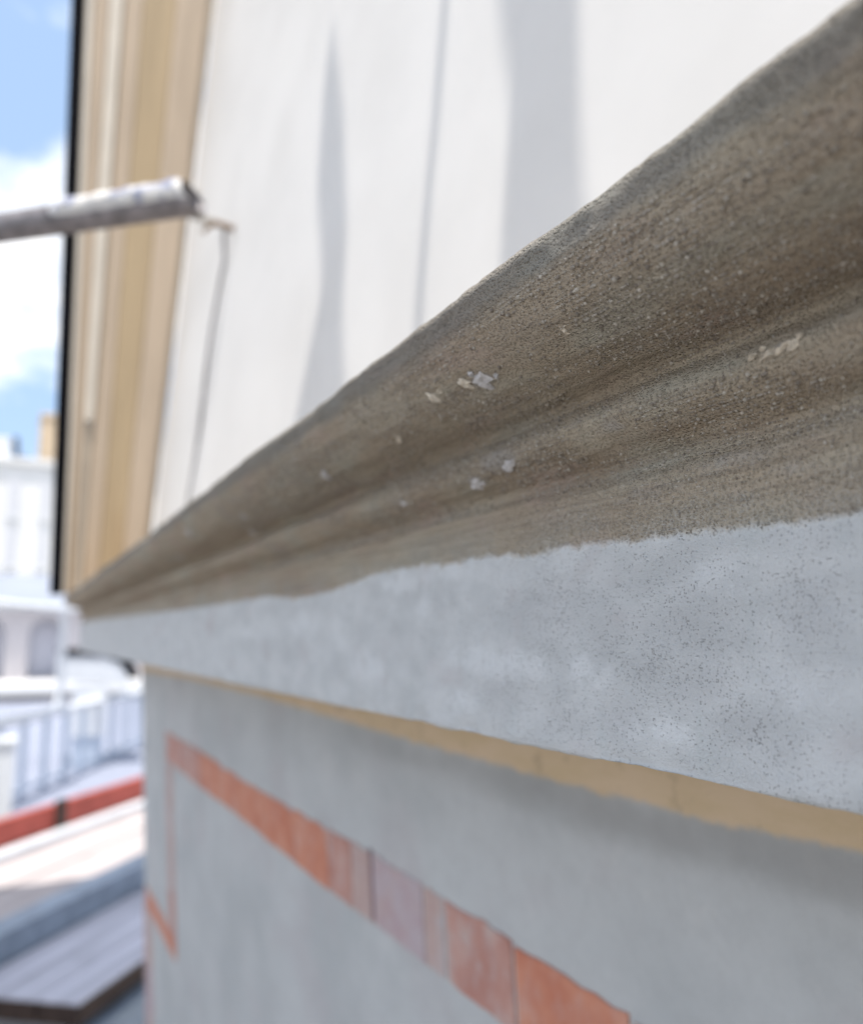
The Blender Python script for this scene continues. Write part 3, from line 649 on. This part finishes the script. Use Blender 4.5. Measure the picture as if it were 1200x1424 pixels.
# near planks with a dark edge
wd = (B1 - s_c) / 3
for k, txt in enumerate(('nearest worn grey plank with a dark edge, bottom left corner', 'middle one of the three worn grey planks beside the near blue-grey beam', 'worn grey plank lying against the near blue-grey beam')):
    t_ = thing('deck_plank', pt(s_c + wd * k, l_c + 0.5, -0.09), txt, 'plank', 'near deck planks')
    bm_obj('board', box_bm(pt(s_c + wd * k + 0.002, l_c, -0.012), E1 * 2.4, E2 * (wd - 0.006), UZ * 0.012, 0.002), PLKN, t_)
    bm_obj('core', box_bm(pt(s_c + wd * k + 0.004, l_c + 0.003, -0.095), E1 * 2.39, E2 * (wd - 0.01), UZ * 0.082, 0.002), BROWN, t_)  # plank side in shadow, its shade painted in as dark brown
def beam(name, s, dep, z0, ht, mat, l0, l1, label, cat, bev=0.006, flange=True):
    t_ = thing(name, pt(s, (l0 + l1) / 2, z0), label, cat)
    if flange:
        bm_obj('web', box_bm(pt(s, l0, z0), E1 * (l1 - l0), E2 * dep, UZ * (ht - 0.016), 0.003), mat, t_)
        bm_obj('top_flange', box_bm(pt(s - 0.014, l0, z0 + ht - 0.015), E1 * (l1 - l0), E2 * (dep + 0.028), UZ * 0.015, 0.003), mat, t_)
    else: bm_obj('bar', box_bm(pt(s, l0, z0), E1 * (l1 - l0), E2 * dep, UZ * ht, bev), mat, t_)
    return t_
beam('steel_beam', B1 + 0.015, 0.12, -0.03, 0.17, BLUE, -2.0, 9.0, 'long blue-grey steel beam crossing the deck behind the near planks', 'beam')
s0 = at_z(120, 1440, DZ - 0.13).dot(E2)
beam('steel_beam', s0, 0.12, -0.30, 0.16, BLUE, -2.0, 9.0, 'blue-grey steel beam at the bottom edge, under the dark plank edge', 'beam')
sW = at_z(0, 1200, DZ).dot(E2); s_r = at_z(0, 1186, DZ).dot(E2)
npl = 5; a0 = B1 + 0.16; wd2 = (sW - a0) / npl
tx = ('pale plank next to the far side of the blue-grey beam', 'second pale plank beyond the blue-grey beam', 'middle pale plank of the five on the sunny deck', 'fourth pale plank, one short of the white bar', 'pale plank lying against the white bar')
for k in range(npl):
    t_ = thing('deck_plank', pt(a0 + wd2 * k, 1.0, -0.05), tx[k], 'plank', 'far deck planks')
    bm_obj('board', box_bm(pt(a0 + wd2 * k, -2.2, -0.05 + 0.006 * (k % 2)), E1 * 13, E2 * (wd2 - 0.012), UZ * 0.05, 0.004), PLKP, t_)
beam('kerb_bar', sW + 0.01, 0.12, -0.03, 0.07, PALE, -2.2, 12.0, 'white painted bar running along the foot of the red board', 'bar', flange=False)
rb = beam('toe_board', sW + 0.16, 0.07, -0.03, 0.25, RED, -2.2, 12.0, 'red painted board on edge at the far side of the deck', 'board', flange=False)
for l in (0.35, -0.75, 2.0): bm_obj('clamp', box_bm(pt(sW + 0.135, at_z(62, 1160, DZ).dot(E1) - 0.35 + l, -0.02), E1 * 0.12, E2 * 0.03, UZ * 0.27, 0.004), BROWN, rb)
# deck boards the photographer stands on
for k in range(5):
    t_ = thing('deck_plank', (-0.9, -1.1 + 0.26 * k, -1.56), ('walkway plank at the outer edge, under the camera', 'second walkway plank from the outer edge, under the camera', 'middle walkway plank, under the camera', 'fourth walkway plank, under the camera', 'walkway plank next to the wall, under the camera')[k], 'plank', 'walkway planks')
    bm_obj('board', box_bm((-2.6, -1.1 + 0.26 * k, -1.55), (5, 0, 0), (0, 0.25, 0), (0, 0, 0.045), 0.004), PLK, t_)
# unseen platform added one lift higher to shade the near part of the deck
for k in range(6):
    t_ = thing('deck_plank', (-3.5, -1.5 + 0.3 * k, 5.0), 'plank %s of the unseen platform added above to shade the deck' % ('one', 'two', 'three', 'four', 'five', 'six')[k], 'plank', 'added shade platform planks')
    bm_obj('board', box_bm((-4.75, -1.5 + 0.3 * k, 5.0), (2.25, 0, 0), (0, 0.298, 0), (0, 0, 0.045), 0.004), PLK, t_)

# ================================================================ terrace, railing and buildings beyond
TERR = simple('terrace_shade_tint', (0.25, 0.27, 0.335), 0.08, 1.5, 0.8)  # shade over the terrace put into its dark blue-grey colour
t_ = bm_obj('terrace', box_bm((-26, -6, -2.2), (16.9, 0, 0), (0, 12, 0), (0, 0, 0.5), 0.01), TERR); t_['kind'] = 'structure'
TZ = -1.7
RZ = -0.85
r0 = at_z(0, 1006, RZ); r1 = at_z(190, 964, RZ); rdir = (r1 - r0).normalized()
PALEB = simple('pale_blue_rail', (0.50, 0.56, 0.64), 0.06, 3, 0.5); WPAINT = simple('white_paint', (0.66, 0.675, 0.69), 0.04, 3, 0.5)
rl = thing('terrace_railing', (r0.x, r0.y, TZ), 'pale blue terrace railing with upright bars and a white top rail', 'railing')
bm_obj('top_rail', tube_pts([r0 - rdir * 1.5, r1 + rdir * 3], 0.05, 12), WPAINT, rl, True)
LB = Vector((0, 0, TZ + 0.1 - RZ)); bm_obj('bottom_rail', tube_pts([r0 - rdir * 1.5 + LB, r1 + rdir * 3 + LB], 0.025, 10), PALEB, rl, True)
tot = (r1 - r0).length
for k in range(14):
    b = r0 - rdir * 1.2 + rdir * (k * 0.6); b = Vector((b.x, b.y, 0))
    bm_obj('baluster', box_bm(b + Vector((-0.03, -0.035, TZ)), (0.06, 0, 0), (0, 0.07, 0), (0, 0, RZ - TZ), 0.004), PALEB, rl)
p0 = at_f(2, 1096, 8.0); 
gp = thing('gate_post', (p0.x - 0.1, p0.y - 0.1, TZ), 'square white post in front of the pale blue railing, at the left edge', 'post')
bm_obj('shaft', box_bm((p0.x, p0.y - 0.13, TZ), (0.2, 0, 0), (0, 0.22, 0), (0, 0, 0.72), 0.006), WPAINT, gp)
bm_obj('cap', box_bm((p0.x - 0.02, p0.y - 0.15, TZ + 0.722), (0.24, 0, 0), (0, 0.26, 0), (0, 0, 0.05), 0.01), WPAINT, gp)
# rounded tube frame standing on the railing
fr = thing('guard_frame', (r0.x, r0.y, RZ), 'rounded pale tubular guard frame standing on the railing', 'frame')
fb = r0 + rdir * ((at_z(88, 988, RZ) - r0).length); ft = 0.30 - RZ
pts = [fb - rdir * 3.0, fb - rdir * 0.12]; pts += [fb - rdir * (0.12 - 0.12 * math.sin(a)) + UZ * (0.12 - 0.12 * math.cos(a)) for a in (0.5, 1.0, 1.57)]
pts += [fb + UZ * (ft - 0.12)] + [fb - rdir * (0.12 - 0.12 * math.cos(a)) + UZ * (ft - 0.12 + 0.12 * math.sin(a)) for a in (0.5, 1.0, 1.57)] + [fb - rdir * 3.0 + UZ * ft]
bm_obj('tube_body', tube_pts([p + Vector((0.02, 0, 0.02)) for p in pts], 0.045, 12), WPAINT, fr, True)
# rounded canopy with black rim and the cabinet under it
CX = -12.5
def cxp(px, py): return at_x(px, py, CX)
cn = thing('canopy', (CX, 0.9, -1.0), 'white canopy with a rounded corner and black rim, tucked under the cornice end', 'canopy')
cb = [(84, 948), (84, 915), (110, 914), (150, 916), (166, 922), (176, 934), (181, 950)]
def poly_prism(pts, x0, th, mat, name, parent, bev=0.01):
    bm = bmesh.new(); f = [bm.verts.new((x0, p.y, p.z)) for p in pts]; bk = [bm.verts.new((x0 - th, p.y, p.z)) for p in pts]; n = len(pts)
    bm.faces.new(f); bm.faces.new(bk[::-1])
    for k in range(n): bm.faces.new((f[k], bk[k], bk[(k + 1) % n], f[(k + 1) % n]))
    bmesh.ops.recalc_face_normals(bm, faces=bm.faces[:])
    if bev: bmesh.ops.bevel(bm, geom=bm.edges[:], offset=bev, segments=2, affect='EDGES')
    return bm_obj(name, bm, mat, parent)
poly_prism([cxp(*q) for q in cb], CX, 1.2, WPAINT, 'cover', cn)
rim = [(84, 903), (118, 903), (160, 906), (182, 916), (192, 934), (192, 946), (183, 944), (176, 932), (165, 919), (150, 913), (110, 911), (84, 911)]
poly_prism([cxp(*q) for q in rim], CX + 0.02, 1.2, BLACK, 'rim', cn, 0.0)
cb0 = cxp(104, 955); cb1 = cxp(146, 1024)
cabn = thing('cabinet', (CX, (cb0.y + cb1.y) / 2, TZ), 'white cabinet under the rounded canopy, behind the railing', 'cabinet')
bm_obj('door', box_bm((CX - 0.3, cb0.y, cb1.z), (0.3, 0, 0), (0, cb1.y - cb0.y, 0), (0, 0, cb0.z - cb1.z), 0.01), WPAINT, cabn)
bm_obj('plinth', box_bm((CX - 0.33, cb0.y + 0.02, TZ), (0.3, 0, 0), (0, cb1.y - cb0.y - 0.04, 0), (0, 0, cb1.z - TZ - 0.003), 0.01), PALEB, cabn)

# arcade with round arches
AX = -27.0
STUC = simple('pale_stucco', (0.52, 0.49, 0.50), 0.05, 0.8, 0.9); STUW = simple('white_stucco', (0.80, 0.79, 0.77), 0.04, 0.5, 0.9); SHAD = simple('grey_lilac_wall', (0.60, 0.61, 0.68), 0.08, 0.8, 0.9)
ZINC = simple('zinc_roof', (0.26, 0.285, 0.34), 0.08, 0.6, 0.6); TAN = simple('tan_stucco', (0.60, 0.47, 0.33), 0.06, 0.8, 0.9); SLATE = simple('dark_slate', (0.10, 0.10, 0.12), 0.2, 2, 0.8)
ar = thing('arcade_building', (AX - 2, 0, -H), 'pale building with round arches behind the guard frame', 'building')
a0_, a1_ = at_x(36, 940, AX), at_x(88, 940, AX); aw = a1_.y - a0_.y; topz = at_x(50, 860, AX).z; botz = at_x(50, 944, AX).z; wallt = at_x(50, 850, AX).z
pitch_ = aw * 1.62; ys0 = a0_.y
bm = bmesh.new()
spring = topz - aw / 2
def quad(a, b, c, d): bm.faces.new([bm.verts.new(v) for v in (a, b, c, d)])
for k in range(-4, 4):
    y0 = ys0 + k * pitch_; y1 = y0 + aw; yn = y0 + pitch_
    quad((AX, y1, botz), (AX, yn, botz), (AX, yn, wallt), (AX, y1, wallt))
    cs = [(y0 + aw / 2 - aw / 2 * math.cos(a), spring + aw / 2 * math.sin(a)) for a in np.linspace(0, math.pi, 17)]
    cs = [(y0, botz)] + cs + [(y1, botz)]
    for (ya, za), (yb, zb_) in zip(cs[:-1], cs[1:]):
        if yb > ya + 1e-6: quad((AX, ya, za), (AX, yb, zb_), (AX, yb, wallt), (AX, ya, wallt))
        quad((AX, ya, za), (AX - 0.6, ya, za), (AX - 0.6, yb, zb_), (AX, yb, zb_))
yA, yB = ys0 - 4 * pitch_, ys0 + 4 * pitch_
bm_obj('arcade_wall', bm, STUC, ar)
bm_obj('back_wall', box_bm((AX - 5, yA, -H), (4.3, 0, 0), (0, yB - yA, 0), (0, 0, H + wallt - 0.01)), SHAD, ar)
bm_obj('base_wall', box_bm((AX - 0.6, yA, -H), (0.6, 0, 0), (0, yB - yA, 0), (0, 0, H + botz - 0.003)), STUC, ar)
bm_obj('ledge', box_bm((AX - 0.2, yA, botz - 0.35), (1.6, 0, 0), (0, yB - yA, 0), (0, 0, 0.3), 0.02), STUW, ar)
bm_obj('eaves', box_bm((AX - 0.6, yA, wallt), (1.0, 0, 0), (0, yB - yA, 0), (0, 0, 0.12), 0.02), WPAINT, ar)
rt_ = at_x(40, 800, AX - 3).z
bm = bmesh.new(); quad((AX + 0.3, yA, wallt + 0.13), (AX + 0.3, yB, wallt + 0.13), (AX - 3, yB, rt_), (AX - 3, yA, rt_)); quad((AX - 3, yA, rt_), (AX - 3, yB, rt_), (AX - 5, yB, wallt), (AX - 5, yA, wallt))
bm_obj('roof', bm, ZINC, ar)
# tall white house behind
HX = -46.0
def hx(px, py): return at_x(px, py, HX)
hs = thing('white_house', (HX - 4, 0, -H), 'tall white house with tall faint windows, far left behind the arcade', 'house')
yl_, yr_ = hx(-260, 700).y, hx(95, 700).y; zt_ = hx(30, 646).z
bm_obj('wall', box_bm((HX - 8, yl_, -H), (8, 0, 0), (0, yr_ - yl_, 0), (0, 0, H + zt_), 0.02), STUW, hs)
for k, (pa, pb) in enumerate(((10, 26), (-40, -24), (-90, -74), (56, 68))):
    ya, yb = hx(pa, 700).y, hx(pb, 700).y
    for (q0, q1) in ((665, 720), (735, 790)):
        z1, z0 = hx(20, q0).z, hx(20, q1).z
        f_ = bm_obj('window', box_bm((HX, ya, z0), (0.06, 0, 0), (0, yb - ya, 0), (0, 0, z1 - z0), 0.01), simple('shutter_white', (0.66, 0.66, 0.68), 0.05) if k == 0 and q0 == 665 else bpy.data.materials['shutter_white'], hs)
        bm_obj('sill', box_bm((HX + 0.005, ya - 0.05, z0 - 0.08), (0.12, 0, 0), (0, yb - ya + 0.1, 0), (0, 0, 0.07), 0.01), WPAINT, f_)
bm_obj('parapet', box_bm((HX - 8.1, yl_ - 0.1, zt_ + 0.003), (8.3, 0, 0), (0, yr_ - yl_ + 0.2, 0), (0, 0, 0.3), 0.03), STUW, hs)
dk = poly_prism([hx(*q) for q in ((18, 638), (18, 606), (26, 604), (28, 632), (44, 634), (56, 640))], HX - 0.4, 1.2, SLATE, 'dormer', hs, 0.0)
wl = bm_obj('stack', box_bm(tuple(hx(-12, 642)) , (-1.0, 0, 0), (0, hx(12, 642).y - hx(-12, 642).y, 0), (0, 0, hx(0, 606).z - hx(0, 642).z), 0.02), STUW, hs)
tn = thing('tan_tower', (-62, 2.9, -H), 'tan square tower rising beside the white house, next to the black edge', 'tower')
ty0, ty1 = at_x(56, 600, -60).y, at_x(104, 600, -60).y; tz = at_x(60, 574, -60).z
bm_obj('shaft', box_bm((-63, ty0, -H), (3, 0, 0), (0, ty1 - ty0, 0), (0, 0, H + tz - 0.3), 0.03), TAN, tn)
bm_obj('cap', box_bm((-63.1, ty0 - 0.05, tz - 0.297), (3.2, 0, 0), (0, ty1 - ty0 + 0.1, 0), (0, 0, 0.3), 0.03), TAN, tn)
